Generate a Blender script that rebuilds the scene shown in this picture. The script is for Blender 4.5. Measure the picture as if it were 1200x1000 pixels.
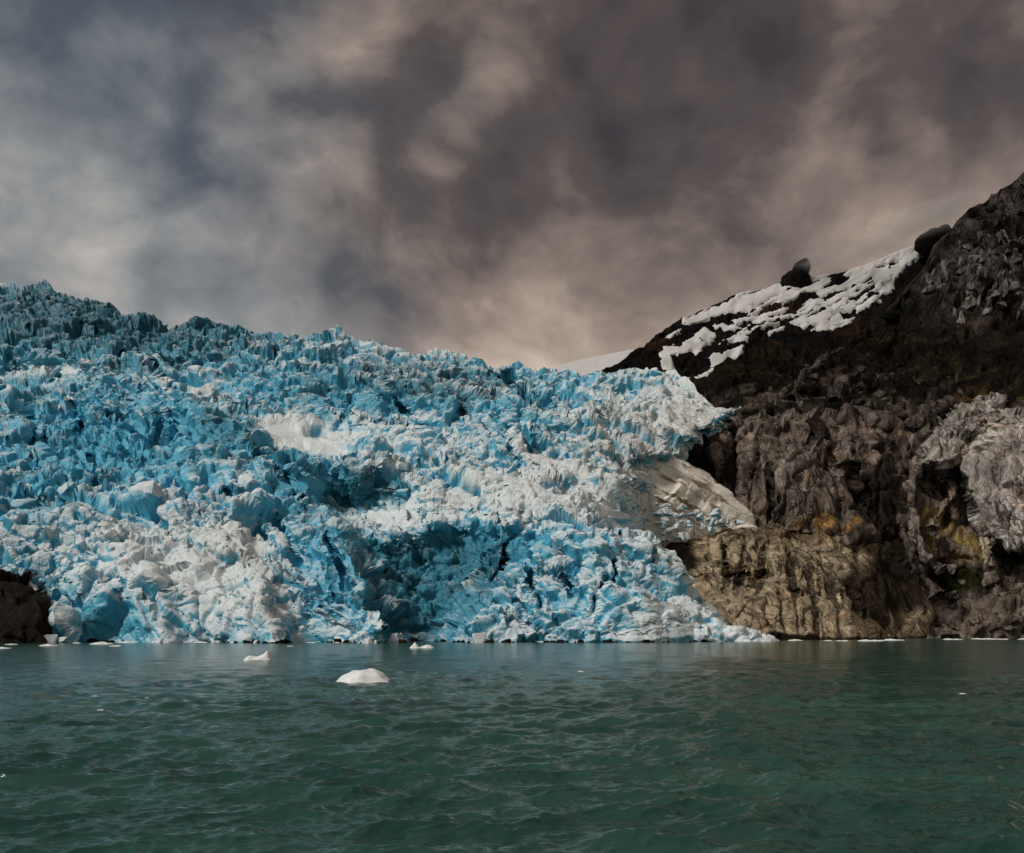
import bpy, bmesh, math, random
import numpy as np
from mathutils import Vector, Matrix

# ------------------------------------------------------------------ camera, sky, sun, exposure
scene = bpy.context.scene
for o in list(bpy.data.objects):
    bpy.data.objects.remove(o, do_unlink=True)
C = scene.collection
W0, H0, FPX, HOR, CAMZ = 1200.0, 1000.0, 1040.0, 738.0, 4.0

cam_d = bpy.data.cameras.new('camera')
cam_d.sensor_width = 36.0
cam_d.lens = 36.0 * FPX / W0
cam_d.shift_y = (HOR - H0 / 2) / W0
cam_d.clip_start, cam_d.clip_end = 0.1, 60000
cam = bpy.data.objects.new('camera', cam_d); C.objects.link(cam)
cam.location = (0, 0, CAMZ); cam.rotation_euler = (math.radians(90), 0, 0)
scene.camera = cam

SUN_EL, SUN_AZ = math.radians(47), math.radians(-118)   # azimuth from +Y clockwise: behind the viewer, to the left
sun_dir = Vector((math.sin(SUN_AZ) * math.cos(SUN_EL), math.cos(SUN_AZ) * math.cos(SUN_EL), math.sin(SUN_EL)))
sun_d = bpy.data.lights.new('sun', 'SUN'); sun_d.energy = 1.95; sun_d.angle = math.radians(13)
sun_d.color = (1.0, 0.95, 0.88)
sun = bpy.data.objects.new('sun', sun_d); C.objects.link(sun)
sun.rotation_euler = sun_dir.to_track_quat('Z', 'Y').to_euler(); sun.location = (0, 0, 50)

scene.view_settings.view_transform = 'Standard'
scene.view_settings.look = 'None'
scene.view_settings.gamma = 1.0
scene.view_settings.exposure = 0.28
scene.view_settings.use_curve_mapping = False


class NT:
    """small helper for node trees"""
    def __init__(s, tree):
        s.t = tree; s.n = tree.nodes; s.l = tree.links
    def new(s, typ, **kw):
        nd = s.n.new(typ)
        for k, v in kw.items(): setattr(nd, k, v)
        return nd
    def put(s, sock, v):
        if isinstance(v, bpy.types.NodeSocket): s.l.new(v, sock)
        else:
            if isinstance(v, (tuple, list)) and len(v) == 3 and sock.type == 'RGBA': v = (*v, 1)
            sock.default_value = v
    def math(s, op, a, b=0.0, clamp=False):
        nd = s.new('ShaderNodeMath', operation=op, use_clamp=clamp)
        s.put(nd.inputs[0], a); s.put(nd.inputs[1], b); return nd.outputs[0]
    def vmath(s, op, a, b=None, scale=None):
        nd = s.new('ShaderNodeVectorMath', operation=op)
        s.put(nd.inputs[0], a)
        if b is not None: s.put(nd.inputs[1], b)
        if scale is not None: s.put(nd.inputs['Scale'], scale)
        return nd.outputs['Value'] if op in ('DOT_PRODUCT', 'LENGTH', 'DISTANCE') else nd.outputs[0]
    def ramp(s, v, a, b, c=0.0, d=1.0, smooth=True):
        nd = s.new('ShaderNodeMapRange', interpolation_type='SMOOTHSTEP' if smooth else 'LINEAR')
        for i, x in enumerate((v, a, b, c, d)): s.put(nd.inputs[i], x)
        return nd.outputs[0]
    def mix(s, f, a, b, blend='MIX'):
        nd = s.new('ShaderNodeMix', data_type='RGBA', blend_type=blend)
        s.put(nd.inputs[0], f); s.put(nd.inputs[6], a); s.put(nd.inputs[7], b); return nd.outputs[2]
    def noise(s, vec, scale, detail=4, rough=0.55, dist=0.0, color=False):
        nd = s.new('ShaderNodeTexNoise')
        if vec is not None: s.put(nd.inputs['Vector'], vec)
        s.put(nd.inputs['Scale'], scale); nd.inputs['Detail'].default_value = detail
        nd.inputs['Roughness'].default_value = rough; nd.inputs['Distortion'].default_value = dist
        return nd.outputs['Color'] if color else nd.outputs[0]
    def curve(s, v, stops):
        nd = s.new('ShaderNodeValToRGB'); s.put(nd.inputs[0], v)
        cr = nd.color_ramp
        while len(cr.elements) < len(stops): cr.elements.new(0.5)
        for e, (p, c) in zip(cr.elements, stops): e.position = p; e.color = (*c, 1)
        return nd.outputs[0]


def pdir(px, py):
    return Vector(((px - 600) / FPX, 1.0, (HOR - py) / FPX)).normalized()

world = bpy.data.worlds.new('World'); scene.world = world; world.use_nodes = True
wt = NT(world.node_tree); wt.n.clear()
wout = wt.new('ShaderNodeOutputWorld'); wbg = wt.new('ShaderNodeBackground')
wt.l.new(wbg.outputs[0], wout.inputs[0])
geo = wt.new('ShaderNodeTexCoord').outputs['Generated']
sky = wt.new('ShaderNodeTexSky', sky_type='NISHITA'); sky.sun_disc = False
sky.sun_elevation = SUN_EL; sky.sun_rotation = SUN_AZ
warp = wt.vmath('SCALE', wt.vmath('SUBTRACT', wt.noise(geo, 3.2, 3, 0.5, color=True), (0.5, 0.5, 0.5)), scale=0.12)
gw = wt.vmath('NORMALIZE', wt.vmath('ADD', geo, warp))
stretch = wt.vmath('MULTIPLY', gw, (1.0, 1.0, 1.35))
n1 = wt.noise(stretch, 3.6, 6, 0.54, 0.15)
n2 = wt.noise(wt.vmath('ADD', stretch, (3.1, 7.7, 1.3)), 9.0, 5, 0.55, 0.15)
sep = wt.new('ShaderNodeSeparateXYZ'); wt.l.new(geo, sep.inputs[0])
val = wt.math('ADD', wt.math('MULTIPLY', wt.math('SUBTRACT', n1, 0.5), 1.22), wt.math('MULTIPLY', wt.math('SUBTRACT', n2, 0.5), 0.62))
n3 = wt.noise(wt.vmath('ADD', stretch, (8.1, 2.7, 5.3)), 22.0, 4, 0.5, 0.3)
val = wt.math('ADD', val, wt.math('MULTIPLY', wt.math('SUBTRACT', n3, 0.5), 0.26))
# brighter towards the horizon, all round
val = wt.math('ADD', val, wt.ramp(sep.outputs[2], 0.50, 0.18, 0.34, 0.78))
# the cloud banks seen: (px, py, half angle in px, amount)
for (px, py, r, amt) in [(575, 150, 80, 0.10), (598, 75, 34, 0.12), (580, 112, 34, 0.14), (560, 150, 34, 0.12), (528, 185, 32, 0.10), (515, 75, 50, -0.07), (485, 110, 50, -0.08), (450, 145, 50, -0.07), (690, 175, 34, 0.10), (425, 190, 34, 0.12), (150, 88, 45, 0.10), (835, 80, 30, 0.10), (255, 130, 50, .08), (760, 60, 40, .10), (500, 195, 60, 0.08), (700, 110, 90, -0.05), (850, 140, 170, -0.03),
                         (560, 225, 80, -0.14), (600, 290, 180, -0.20), (60, 90, 100, 0.10),
                         (150, 30, 130, -0.10), (90, 210, 130, -0.06), (330, 40, 80, -0.10), (340, 90, 90, 0.06),
                         (0, 290, 110, 0.24), (700, 390, 120, 0.06), (1000, 40, 220, -0.05), (350, 290, 140, -0.05), (700, 190, 70, 0.10),
                         (1130, 210, 150, 0.02), (600, 400, 200, 0.02), (900, 250, 120, -0.02)]:
    d = wt.vmath('DOT_PRODUCT', gw, tuple(pdir(px, py)))
    c1 = math.cos(math.atan(r / FPX))
    val = wt.math('ADD', val, wt.ramp(d, c1 - (1 - c1) * 0.9, 1.0, 0.0, amt))
val = wt.math('ADD', wt.math('MULTIPLY', val, 0.98), -0.015)
cool = wt.curve(val, [(0.0, (0.040, 0.046, 0.058)), (0.25, (0.075, 0.085, 0.098)), (0.5, (0.19, 0.20, 0.205)), (0.75, (0.40, 0.37, 0.335)), (1.0, (0.66, 0.60, 0.53))])
warm = wt.curve(val, [(0.0, (0.040, 0.030, 0.028)), (0.25, (0.085, 0.064, 0.054)), (0.5, (0.225, 0.172, 0.138)), (0.75, (0.45, 0.36, 0.285)), (1.0, (0.68, 0.57, 0.46))])
side = wt.ramp(wt.math('ADD', sep.outputs[0], wt.math('MULTIPLY', wt.math('SUBTRACT', n1, 0.5), 0.5)), -0.36, 0.04)
cloud = wt.mix(side, cool, warm)
skyc = wt.vmath('SCALE', sky.outputs[0], scale=0.08)
wt.l.new(wt.mix(0.93, skyc, cloud), wbg.inputs[0])
wbg.inputs[1].default_value = 1.0

# ------------------------------------------------------------------ numpy helpers
rng = np.random.default_rng(7)
random.seed(7)

def P3(px, py, Y):
    px, py, Y = np.broadcast_arrays(np.asarray(px, float), np.asarray(py, float), np.asarray(Y, float))
    return np.stack([(px - 600) / FPX * Y, Y, CAMZ + (HOR - py) / FPX * Y], -1)

def sstep(a, b, x):
    t = np.clip((x - a) / (b - a), 0, 1); return t * t * (3 - 2 * t)

def hash3(ix, iy, iz, seed):
    h = (ix.astype(np.int64) * 374761393 + iy.astype(np.int64) * 668265263 + iz.astype(np.int64) * 2147483647 + seed * 1274126177) & 0xffffffff
    h = ((h ^ (h >> 13)) * 1274126177) & 0xffffffff
    h = ((h ^ (h >> 16)) * 2246822519) & 0xffffffff
    h = h ^ (h >> 15)
    return h

def hf(h, k):
    h = ((h + k * 40503777) * 2654435761) & 0xffffffff
    h = ((h ^ (h >> 15)) * 2246822519) & 0xffffffff
    return ((h ^ (h >> 13)) & 0xffffff).astype(np.float32) / np.float32(0xffffff)

def vnoise(p, scale, seed=0):
    """smooth value noise in -1..1; p (N,3) metres, scale = feature size"""
    q = p / scale
    i = np.floor(q).astype(np.int64); f = (q - i).astype(np.float32); f = f * f * (3 - 2 * f)
    r = np.zeros(len(p), np.float32)
    for dx in (0, 1):
        wx = f[:, 0] if dx else 1 - f[:, 0]
        for dy in (0, 1):
            wy = wx * (f[:, 1] if dy else 1 - f[:, 1])
            for dz in (0, 1):
                w = wy * (f[:, 2] if dz else 1 - f[:, 2])
                r += w * hf(hash3(i[:, 0] + dx, i[:, 1] + dy, i[:, 2] + dz, seed), 1)
    return r * 2 - 1

def fbm(p, scale, seed=0, octv=4, gain=0.5):
    r = 0; a = 1.0
    for k in range(octv):
        r = r + a * vnoise(p, scale / 2 ** k, seed + k * 17); a *= gain
    return r

def ridged(p, scale, seed=0, octv=4, gain=0.55):
    r = 0; a = 1.0; t = 0
    for k in range(octv):
        r = r + a * (1 - 2 * np.abs(vnoise(p, scale / 2 ** k, seed + k * 13))); t += a; a *= gain
    return r / t

def billow(p, scale, seed=0, octv=4, gain=0.5):
    return -ridged(p, scale, seed, octv, gain)

def cells(p, size, seed=0, tilt=0.8):
    """blocky cellular field: tilted-plane height per cell, border distance, cell random"""
    q = (p / np.asarray(size)).astype(np.float64)
    i = np.floor(q).astype(np.int64)
    f1 = np.full(len(p), 9e9, np.float32); f2 = f1.copy()
    ht = np.zeros(len(p), np.float32); rr = np.zeros(len(p), np.float32)
    for dx in (-1, 0, 1):
        for dy in (-1, 0, 1):
            for dz in (-1, 0, 1):
                ci = i + (dx, dy, dz)
                h = hash3(ci[:, 0], ci[:, 1], ci[:, 2], seed)
                ox = (ci[:, 0] + hf(h, 1) - q[:, 0]).astype(np.float32)
                oy = (ci[:, 1] + hf(h, 2) - q[:, 1]).astype(np.float32)
                oz = (ci[:, 2] + hf(h, 3) - q[:, 2]).astype(np.float32)
                d = np.sqrt(ox * ox + oy * oy + oz * oz)
                nw = d < f1
                f2 = np.where(nw, f1, np.minimum(f2, d)); f1 = np.where(nw, d, f1)
                r = hf(h, 4)
                hh = (r * 2 - 1) - tilt * 2 * (ox * (hf(h, 5) - .5) * 2 + oy * (hf(h, 6) - .5) * 2 + oz * (hf(h, 7) - .5) * 2)
                ht = np.where(nw, hh, ht); rr = np.where(nw, r, rr)
    return ht, f2 - f1, rr

def gnormals(P):
    du = np.gradient(P, axis=1); dv = np.gradient(P, axis=0)
    n = np.cross(du, dv); n /= np.linalg.norm(n, axis=-1, keepdims=True) + 1e-9
    return n

def facing(n, P):
    """turn normals to the outside (towards the fjord)"""
    s = np.sign((n * (np.array([0, 0, 4.0]) - P)).sum(-1, keepdims=True)); s[s == 0] = 1
    return n * s

def link(name, me, mat, parent=None):
    o = bpy.data.objects.new(name, me); C.objects.link(o)
    if mat is not None and not me.materials: me.materials.append(mat)
    if parent is not None: o.parent = parent
    return o

def tag(o, label=None, cat=None, group=None, kind=None):
    if label: o['label'] = label
    if cat: o['category'] = cat
    if group: o['group'] = group
    if kind: o['kind'] = kind
    return o

def raw_mesh(name, V, F, smooth=True, attr=None):
    me = bpy.data.meshes.new(name)
    V = np.ascontiguousarray(V, np.float32).reshape(-1, 3); F = np.ascontiguousarray(F, np.int32)
    k = F.shape[1]
    me.vertices.add(len(V)); me.vertices.foreach_set('co', V.ravel())
    me.loops.add(F.size); me.loops.foreach_set('vertex_index', F.ravel())
    me.polygons.add(len(F)); me.polygons.foreach_set('loop_start', np.arange(0, F.size, k, dtype=np.int32))
    me.polygons.foreach_set('use_smooth', np.full(len(F), bool(smooth)))
    if attr is not None:
        a = me.color_attributes.new('zone', 'FLOAT_COLOR', 'POINT')
        A = np.ones((len(V), 4), np.float32); A[:, :attr.shape[-1]] = attr.reshape(len(V), -1)
        a.data.foreach_set('color', A.ravel())
    me.update(calc_edges=True); me.validate()
    return me

def grid_faces(R, Cn, flip=False, keep=None):
    i = np.arange(R * Cn).reshape(R, Cn)
    a, b, c, d = i[:-1, :-1], i[:-1, 1:], i[1:, 1:], i[1:, :-1]
    F = np.stack([a, d, c, b] if flip else [a, b, c, d], -1)
    if keep is not None: return F[keep]
    return F.reshape(-1, 4)

def gauss(u, v, cx, cy, rx, ry, rot=0.0):
    a = math.radians(rot); x, y = u - cx, v - cy
    xr = x * math.cos(a) + y * math.sin(a); yr = -x * math.sin(a) + y * math.cos(a)
    return np.exp(-((xr / rx) ** 2 + (yr / ry) ** 2))

def lerpc(c, col, m):
    return c + (np.array(col) - c) * np.clip(m, 0, 1)[..., None]

def interp(x, pts):
    a = np.array(pts, float); return np.interp(x, a[:, 0], a[:, 1])

# ------------------------------------------------------------------ materials
def new_mat(name):
    m = bpy.data.materials.new(name); m.use_nodes = True
    t = NT(m.node_tree); b = t.n['Principled BSDF']; return m, t, b

def ice_material(name, per_object):
    """weathered white crust on what faces up, dense blue ice on fractured faces"""
    m, t, b = new_mat(name)
    g = t.new('ShaderNodeNewGeometry'); pos = g.outputs['Position']
    nz = t.new('ShaderNodeSeparateXYZ'); t.l.new(g.outputs['Normal'], nz.inputs[0])
    if per_object:
        oi = t.new('ShaderNodeObjectInfo'); zc = oi.outputs['Color']
    else:
        at = t.new('ShaderNodeAttribute', attribute_name='zone'); zc = at.outputs['Color']
    zs = t.new('ShaderNodeSeparateColor'); t.l.new(zc, zs.inputs[0])
    blue, dirt, shade_teal = zs.outputs[0], zs.outputs[1], zs.outputs[2]
    n_big = t.noise(pos, 0.055, 4, 0.6)
    n_mid = t.noise(pos, 0.30, 5, 0.62)
    n_fin = t.noise(pos, 1.6, 4, 0.6)
    # amount of crust
    cr = t.math('ADD', t.math('MULTIPLY', nz.outputs[2], 0.85), t.math('MULTIPLY', t.math('SUBTRACT', n_mid, 0.5), 0.55))
    cr = t.math('ADD', cr, t.math('MULTIPLY', t.math('SUBTRACT', n_big, 0.5), 0.8))
    cr = t.math('ADD', cr, t.math('MULTIPLY', t.math('SUBTRACT', 0.5, blue), 1.35))
    crust = t.ramp(cr, -0.08, 0.86)
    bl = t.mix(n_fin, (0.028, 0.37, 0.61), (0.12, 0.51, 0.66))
    bl = t.mix(t.math('ADD', shade_teal, t.ramp(n_big, 0.46, 0.66, 0.0, 0.6), True), bl, (0.007, 0.125, 0.19))  # dark teal tint: shade of the icefall put into the ice colour
    wh = t.mix(n_mid, (0.62, 0.72, 0.75), (0.82, 0.85, 0.85))
    gritm = t.math('MULTIPLY', t.ramp(t.noise(pos, 0.75, 5, 0.7), 0.46, 0.66), t.math('ADD', t.math('MULTIPLY', dirt, 0.85), 0.08))
    wh = t.mix(t.math('MULTIPLY', dirt, 0.45), wh, (0.60, 0.56, 0.50))
    col = t.mix(crust, bl, wh)
    col = t.mix(gritm, col, (0.20, 0.185, 0.165))
    t.put(b.inputs['Base Color'], col)
    t.put(b.inputs['Roughness'], t.ramp(crust, 0, 1, 0.38, 0.85))
    b.inputs['Specular IOR Level'].default_value = 0.35
    bp = t.new('ShaderNodeBump'); bp.inputs['Strength'].default_value = 0.75; bp.inputs['Distance'].default_value = 0.8
    hh = t.math('ADD', t.noise(pos, 0.5, 6, 0.65, 0.4), t.math('MULTIPLY', n_fin, 0.35))
    t.put(bp.inputs['Height'], hh); t.l.new(bp.outputs[0], b.inputs['Normal'])
    return m

M_ice = ice_material('glacier_ice', False)
M_iceb = ice_material('serac_ice', True)

def rock_material(name, per_object, colour=None, wet=0.0):
    m, t, b = new_mat(name)
    g = t.new('ShaderNodeNewGeometry'); pos = g.outputs['Position']
    if colour is not None: base = None; zc = None
    elif per_object: zc = t.new('ShaderNodeObjectInfo').outputs['Color']
    else: zc = t.new('ShaderNodeAttribute', attribute_name='zone').outputs['Color']
    wp = t.vmath('ADD', pos, t.vmath('SCALE', t.vmath('SUBTRACT', t.noise(pos, 0.06, 3, 0.5, color=True), (0.5, 0.5, 0.5)), scale=14.0))
    st = t.noise(t.vmath('MULTIPLY', wp, (1.0, 0.6, 0.22)), 0.30, 6, 0.65, 0.6)
    gr = t.noise(pos, 1.3, 6, 0.7)
    bigv = t.noise(pos, 0.035, 3, 0.55)
    f = t.math('ADD', t.ramp(st, 0.34, 0.68, 0.12, 1.75, False), t.math('MULTIPLY', t.math('SUBTRACT', gr, 0.5), 0.7))
    f = t.math('MULTIPLY', f, t.ramp(bigv, 0.3, 0.7, 0.75, 1.2))
    col = t.vmath('SCALE', colour if colour is not None else zc, scale=f)
    # joints: thin dark cracks, long and warped, with a finer set between them
    cr = None
    for sc, st_, wd, amt in ((0.085, (1.0, 0.8, 0.34), 0.035, 0.85), (0.27, (1.0, 0.8, 0.42), 0.045, 0.6)):
        vo = t.new('ShaderNodeTexVoronoi', feature='DISTANCE_TO_EDGE'); t.put(vo.inputs['Vector'], t.vmath('MULTIPLY', wp, st_)); vo.inputs['Scale'].default_value = sc
        c_ = t.math('MULTIPLY', t.ramp(vo.outputs['Distance'], wd, 0.0), t.math('MULTIPLY', t.ramp(t.noise(pos, 0.05, 2, .5), .38, .6), amt))
        cr = c_ if cr is None else t.math('MAXIMUM', cr, c_)
    col = t.mix(cr, col, t.vmath('SCALE', col, scale=0.12))
    # rust and lichen stains
    stn = t.math('MULTIPLY', t.ramp(t.noise(wp, 0.09, 4, 0.6), 0.56, 0.70), 0.45)
    col = t.mix(stn, col, t.mix(1.0, col, (1.25, 0.80, 0.45), 'MULTIPLY'))
    t.put(b.inputs['Base Color'], col)
    b.inputs['Roughness'].default_value = 0.82 - wet
    b.inputs['Specular IOR Level'].default_value = 0.06
    bp = t.new('ShaderNodeBump'); bp.inputs['Strength'].default_value = 1.0; bp.inputs['Distance'].default_value = 2.4
    t.put(bp.inputs['Height'], t.math('SUBTRACT', t.math('ADD', st, t.math('MULTIPLY', gr, 0.4)), t.math('MULTIPLY', cr, 0.5))); t.l.new(bp.outputs[0], b.inputs['Normal'])
    return m

M_rock = rock_material('mountain_rock', False)
M_rockb = rock_material('loose_rock', True)
M_black = rock_material('wet_black_rock', False, (0.020, 0.015, 0.011), 0.25)

def snow_material():
    m, t, b = new_mat('old_snow')
    pos = t.new('ShaderNodeNewGeometry').outputs['Position']
    n = t.noise(t.vmath('MULTIPLY', pos, (1, 1, 0.4)), 0.12, 5, 0.6)
    t.put(b.inputs['Base Color'], t.mix(n, (0.50, 0.49, 0.475), (0.66, 0.65, 0.63)))
    b.inputs['Roughness'].default_value = 0.9
    return m
M_snow = snow_material()

def chute_material():
    m, t, b = new_mat('dirty_chute_snow')
    pos = t.new('ShaderNodeNewGeometry').outputs['Position']
    al = t.math('MULTIPLY', t.vmath('DOT_PRODUCT', pos, (.87, 0, -.49)), .035); ac = t.math('MULTIPLY', t.vmath('DOT_PRODUCT', pos, (.49, .2, .87)), .32)
    cv = t.new('ShaderNodeCombineXYZ'); t.put(cv.inputs[0], al); t.put(cv.inputs[1], ac)
    n = t.noise(cv.outputs[0], 1.0, 5, .6, .4); n2 = t.noise(pos, .5, 5, .65)
    zc = t.new('ShaderNodeSeparateColor'); t.l.new(t.new('ShaderNodeAttribute', attribute_name='zone').outputs['Color'], zc.inputs[0])
    g = t.math('MULTIPLY', t.ramp(t.math('ADD', n, t.math('MULTIPLY', t.math('SUBTRACT', n2, .5), .25)), .49, .62), t.math('ADD', zc.outputs[1], .2), True)
    col = t.mix(n2, (.72, .67, .58), (.85, .81, .73))
    t.put(b.inputs['Base Color'], t.mix(g, col, (.20, .15, .10)))
    b.inputs['Roughness'].default_value = .85
    bp = t.new('ShaderNodeBump'); bp.inputs['Distance'].default_value = .8; bp.inputs['Strength'].default_value = .7
    t.put(bp.inputs['Height'], t.math('ADD', n2, n)); t.l.new(bp.outputs[0], b.inputs['Normal'])
    return m
M_chute = chute_material()

def floe_material():
    m, t, b = new_mat('floe_ice')
    pos = t.new('ShaderNodeNewGeometry').outputs['Position']
    n = t.noise(pos, 2.5, 5, 0.6)
    t.put(b.inputs['Base Color'], t.mix(n, (0.72, 0.78, 0.78), (0.90, 0.90, 0.87)))
    b.inputs['Roughness'].default_value = 0.45
    bp = t.new('ShaderNodeBump'); bp.inputs['Strength'].default_value = 0.5; bp.inputs['Distance'].default_value = 0.08
    t.put(bp.inputs['Height'], n); t.l.new(bp.outputs[0], b.inputs['Normal'])
    return m
M_floe = floe_material()

def water_material():
    m, t, b = new_mat('fjord_water')
    pos = t.new('ShaderNodeNewGeometry').outputs['Position']
    n = t.ramp(t.noise(t.vmath('MULTIPLY', pos, (0.35, 1, 1)), 0.12, 4, 0.6), .3, .7)
    t.put(b.inputs['Base Color'], t.mix(n, (0.012, 0.045, 0.037), (0.026, 0.084, 0.064)))
    b.inputs['Roughness'].default_value = 0.12
    b.inputs['IOR'].default_value = 1.33
    st = t.vmath('MULTIPLY', pos, (0.55, 1.0, 1.0))
    h1 = t.noise(st, 1.1, 3, 0.55, 0.3); h2 = t.noise(st, 4.0, 3, 0.55, 0.3); h0 = t.noise(st, 0.25, 2, 0.5, 0.2)
    b1 = t.new('ShaderNodeBump'); b1.inputs['Strength'].default_value = 0.48; b1.inputs['Distance'].default_value = 0.28
    t.put(b1.inputs['Height'], t.math('ADD', h1, t.math('ADD', t.math('MULTIPLY', h2, 0.34), t.math('MULTIPLY', h0, 3.2))))
    t.l.new(b1.outputs[0], b.inputs['Normal'])
    return m
M_water = water_material()

# ------------------------------------------------------------------ water: one sheet round the viewer, out to the horizon
def build_water():
    ang = np.concatenate([np.linspace(-180, -44, 30, endpoint=False), np.linspace(-44, 44, 720, endpoint=False), np.linspace(44, 180, 31)])
    ang = np.radians(ang)
    pyr = np.linspace(1140, 749, 560)
    rad = np.concatenate([np.linspace(0.4, CAMZ * FPX / (1140 - HOR) * 0.97, 12), CAMZ * FPX / (pyr - HOR),
                          np.geomspace(400, 30000, 26)])
    A, R = np.meshgrid(ang, rad)
    X, Y = np.sin(A) * R, np.cos(A) * R
    Z = np.zeros_like(X); DX = np.zeros_like(X); DY = np.zeros_like(X)
    dr = np.gradient(rad)[:, None]
    near = (np.abs(A) < math.radians(46)) * sstep(600, 300, R)
    wr = np.random.default_rng(3)
    for k in range(150):
        lam = 0.28 * (9.0 / 0.28) ** (wr.random() ** 1.1)
        th = math.radians(-78 + wr.normal(0, 34))
        amp = 0.0062 * lam ** 0.95 * (0.5 + wr.random()) * (0.42 if lam > 2.6 else 1.75)
        kx, ky = math.cos(th) * 2 * math.pi / lam, math.sin(th) * 2 * math.pi / lam
        ph = wr.random() * 6.283
        att = near * sstep(lam * 1.1, lam * 0.4, dr)
        # patchy wind: groups of waves come and go
        env = 0.55 + 0.45 * np.sin(X * 0.35 / lam * wr.normal() + Y * 0.35 / lam * wr.normal() + wr.random() * 6.28)
        s = kx * X + ky * Y + ph
        Z += amp * att * env * np.sin(s)
        DX += amp * att * env * np.cos(s) * math.cos(th) * .85
        DY += amp * att * env * np.cos(s) * math.sin(th) * .85
    P = np.stack([X + DX, Y + DY, Z], -1)
    me = raw_mesh('water', P, grid_faces(*X.shape))
    o = link('water', me, M_water)
    tag(o, 'choppy dark green fjord water in front of the glacier', 'water', kind='structure')
build_water()

# ------------------------------------------------------------------ glacier
SKY_G = [(-160, 285), (-60, 308), (0, 330), (20, 334), (40, 341), (70, 347), (110, 358), (150, 368), (200, 378), (245, 383), (290, 391), (335, 396), (400, 405),
         (460, 414), (520, 420), (560, 423), (620, 426), (660, 432), (700, 434), (740, 437), (790, 443), (830, 466), (874, 489), (960, 520)]
SKY_G = [(a, b - 5) for a, b in SKY_G]
RX = [(470, 852), (486, 868), (497, 864), (506, 850), (516, 826), (530, 813), (545, 800), (560, 788), (580, 776), (600, 773), (620, 775),
      (636, 778), (655, 780), (680, 800), (702, 830), (727, 868), (745, 890), (757, 903), (775, 925)]
DEP = [(-40, 288), (-20, 294), (-14, 297), (0, 302), (50, 318), (100, 340), (140, 366), (180, 402), (240, 482), (300, 605), (350, 725), (413, 865), (460, 960)]

def glacier_edge(py):
    return interp(py, [(500, 322), (520, 338), (560, 365), (600, 394), (640, 416), (680, 436), (720, 453), (757, 464)])

def glacier_depth(u, py):
    D = interp(HOR - py, DEP)
    e = glacier_edge(py)
    right = sstep(-14, 14, u - e + 7 * np.sin(py / 9.0) + 4 * np.sin(py / 3.7 + 1))
    # recess between the two lobes
    lip = interp(u, [(380, 606), (420, 622), (450, 632), (500, 622), (545, 612), (600, 620), (660, 636), (720, 660)])
    end = interp(py, [(600, 640), (650, 590), (700, 560), (757, 520)])
    rec = right * sstep(end + 55, end - 25, u) * sstep(lip - 8, lip + 26, py)
    D = D + 17 * rec
    # left lobe swells towards the water
    D = D - 10 * (1 - right) * gauss(u, py, 330, 690, 150, 90)
    D = D - 10 * gauss(u, py, 140, 700, 110, 60)
    # right lobe
    D = D - 14 * gauss(u, py, 690, 700, 110, 60)
    # terraces
    D = D + 26 * gauss(u, py, 110, 500, 110, 26) + 22 * gauss(u, py, 400, 590, 60, 18) - 16 * gauss(u, py, 290, 515, 50, 26)
    D = D + 30 * gauss(u, py, 40, 435, 110, 14) - 28 * gauss(u, py, 500, 455, 90, 26) - 26 * gauss(u, py, 140, 410, 130, 30)
    D = D + 22 * gauss(u, py, 360, 500, 60, 14)
    # flank right of the main ridge stays back
    D = D + 12 * right * sstep(500, 545, py) * sstep(640, 590, py) * sstep(130, 10, u - e)
    return D, rec

SLOTS = [(38, 505, 5, 36, 4), (54, 525, 3, 26, 0), (92, 505, 3, 24, 3), (111, 548, 3.5, 30, 2), (140, 520, 4, 26, -3), (168, 545, 5, 34, -12), (182, 515, 4, 28, -8), (200, 495, 3, 20, 0), (74, 545, 3, 20, 2),
         (300, 605, 4, 26, 12), (335, 630, 4, 30, 14), (345, 570, 3, 24, 14), (395, 655, 3, 30, 12), (660, 670, 3, 26, 10), (700, 700, 3, 22, -8), (720, 665, 4, 20, -6), (625, 690, 3, 24, 8), (590, 655, 3, 24, -10),
         (540, 480, 3, 18, 20), (465, 470, 3, 20, 22), (230, 530, 3, 24, 6), (20, 560, 3, 18, 3), (265, 570, 3, 22, 10)]

def slot_field(u, py):
    """narrow crevasses running down the face"""
    out = 0 * u
    for k, (cx, cy, w, h, lean) in enumerate(SLOTS):
        t = (py - cy) / h
        x = u - cx - lean * t - 2.5 * np.sin(py / 6.0 + k)
        out = np.maximum(out, 15 * np.exp(-(np.abs(x) / w) ** 2.5 - np.abs(t) ** 4))
    return out

RIDGES = [  # (line, height towards the fjord in m, width on the left / upper side, width on the right / lower side)
    ([(225, 462), (275, 490), (330, 545), (372, 600), (410, 645), (440, 695), (458, 775)], 28, 120, 16),
    ([(60, 560), (130, 620), (175, 690), (195, 775)], 16, 70, 20),
    ([(215, 545), (270, 610), (305, 680), (325, 775)], 17, 60, 16),
    ([(585, 630), (570, 690), (545, 775)], 20, 22, 110), ([(690, 625), (720, 680), (770, 775)], 12, 70, 25),
    ([(610, 455), (660, 490), (720, 540), (775, 610)], 26, 80, 22), ([(350, 420), (430, 448), (520, 462), (620, 482)], 34, 16, 40),
    ([(70, 360), (150, 380), (245, 402), (330, 436)], 34, 14, 50), ([(-60, 402), (60, 410), (160, 440), (230, 475)], 30, 12, 36), ([(360, 545), (430, 548), (490, 566)], 14, 12, 34),
    ([(700, 440), (790, 500), (830, 520)], 18, 60, 25), ([(-40, 640), (40, 690), (90, 775)], 14, 60, 20)]

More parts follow.
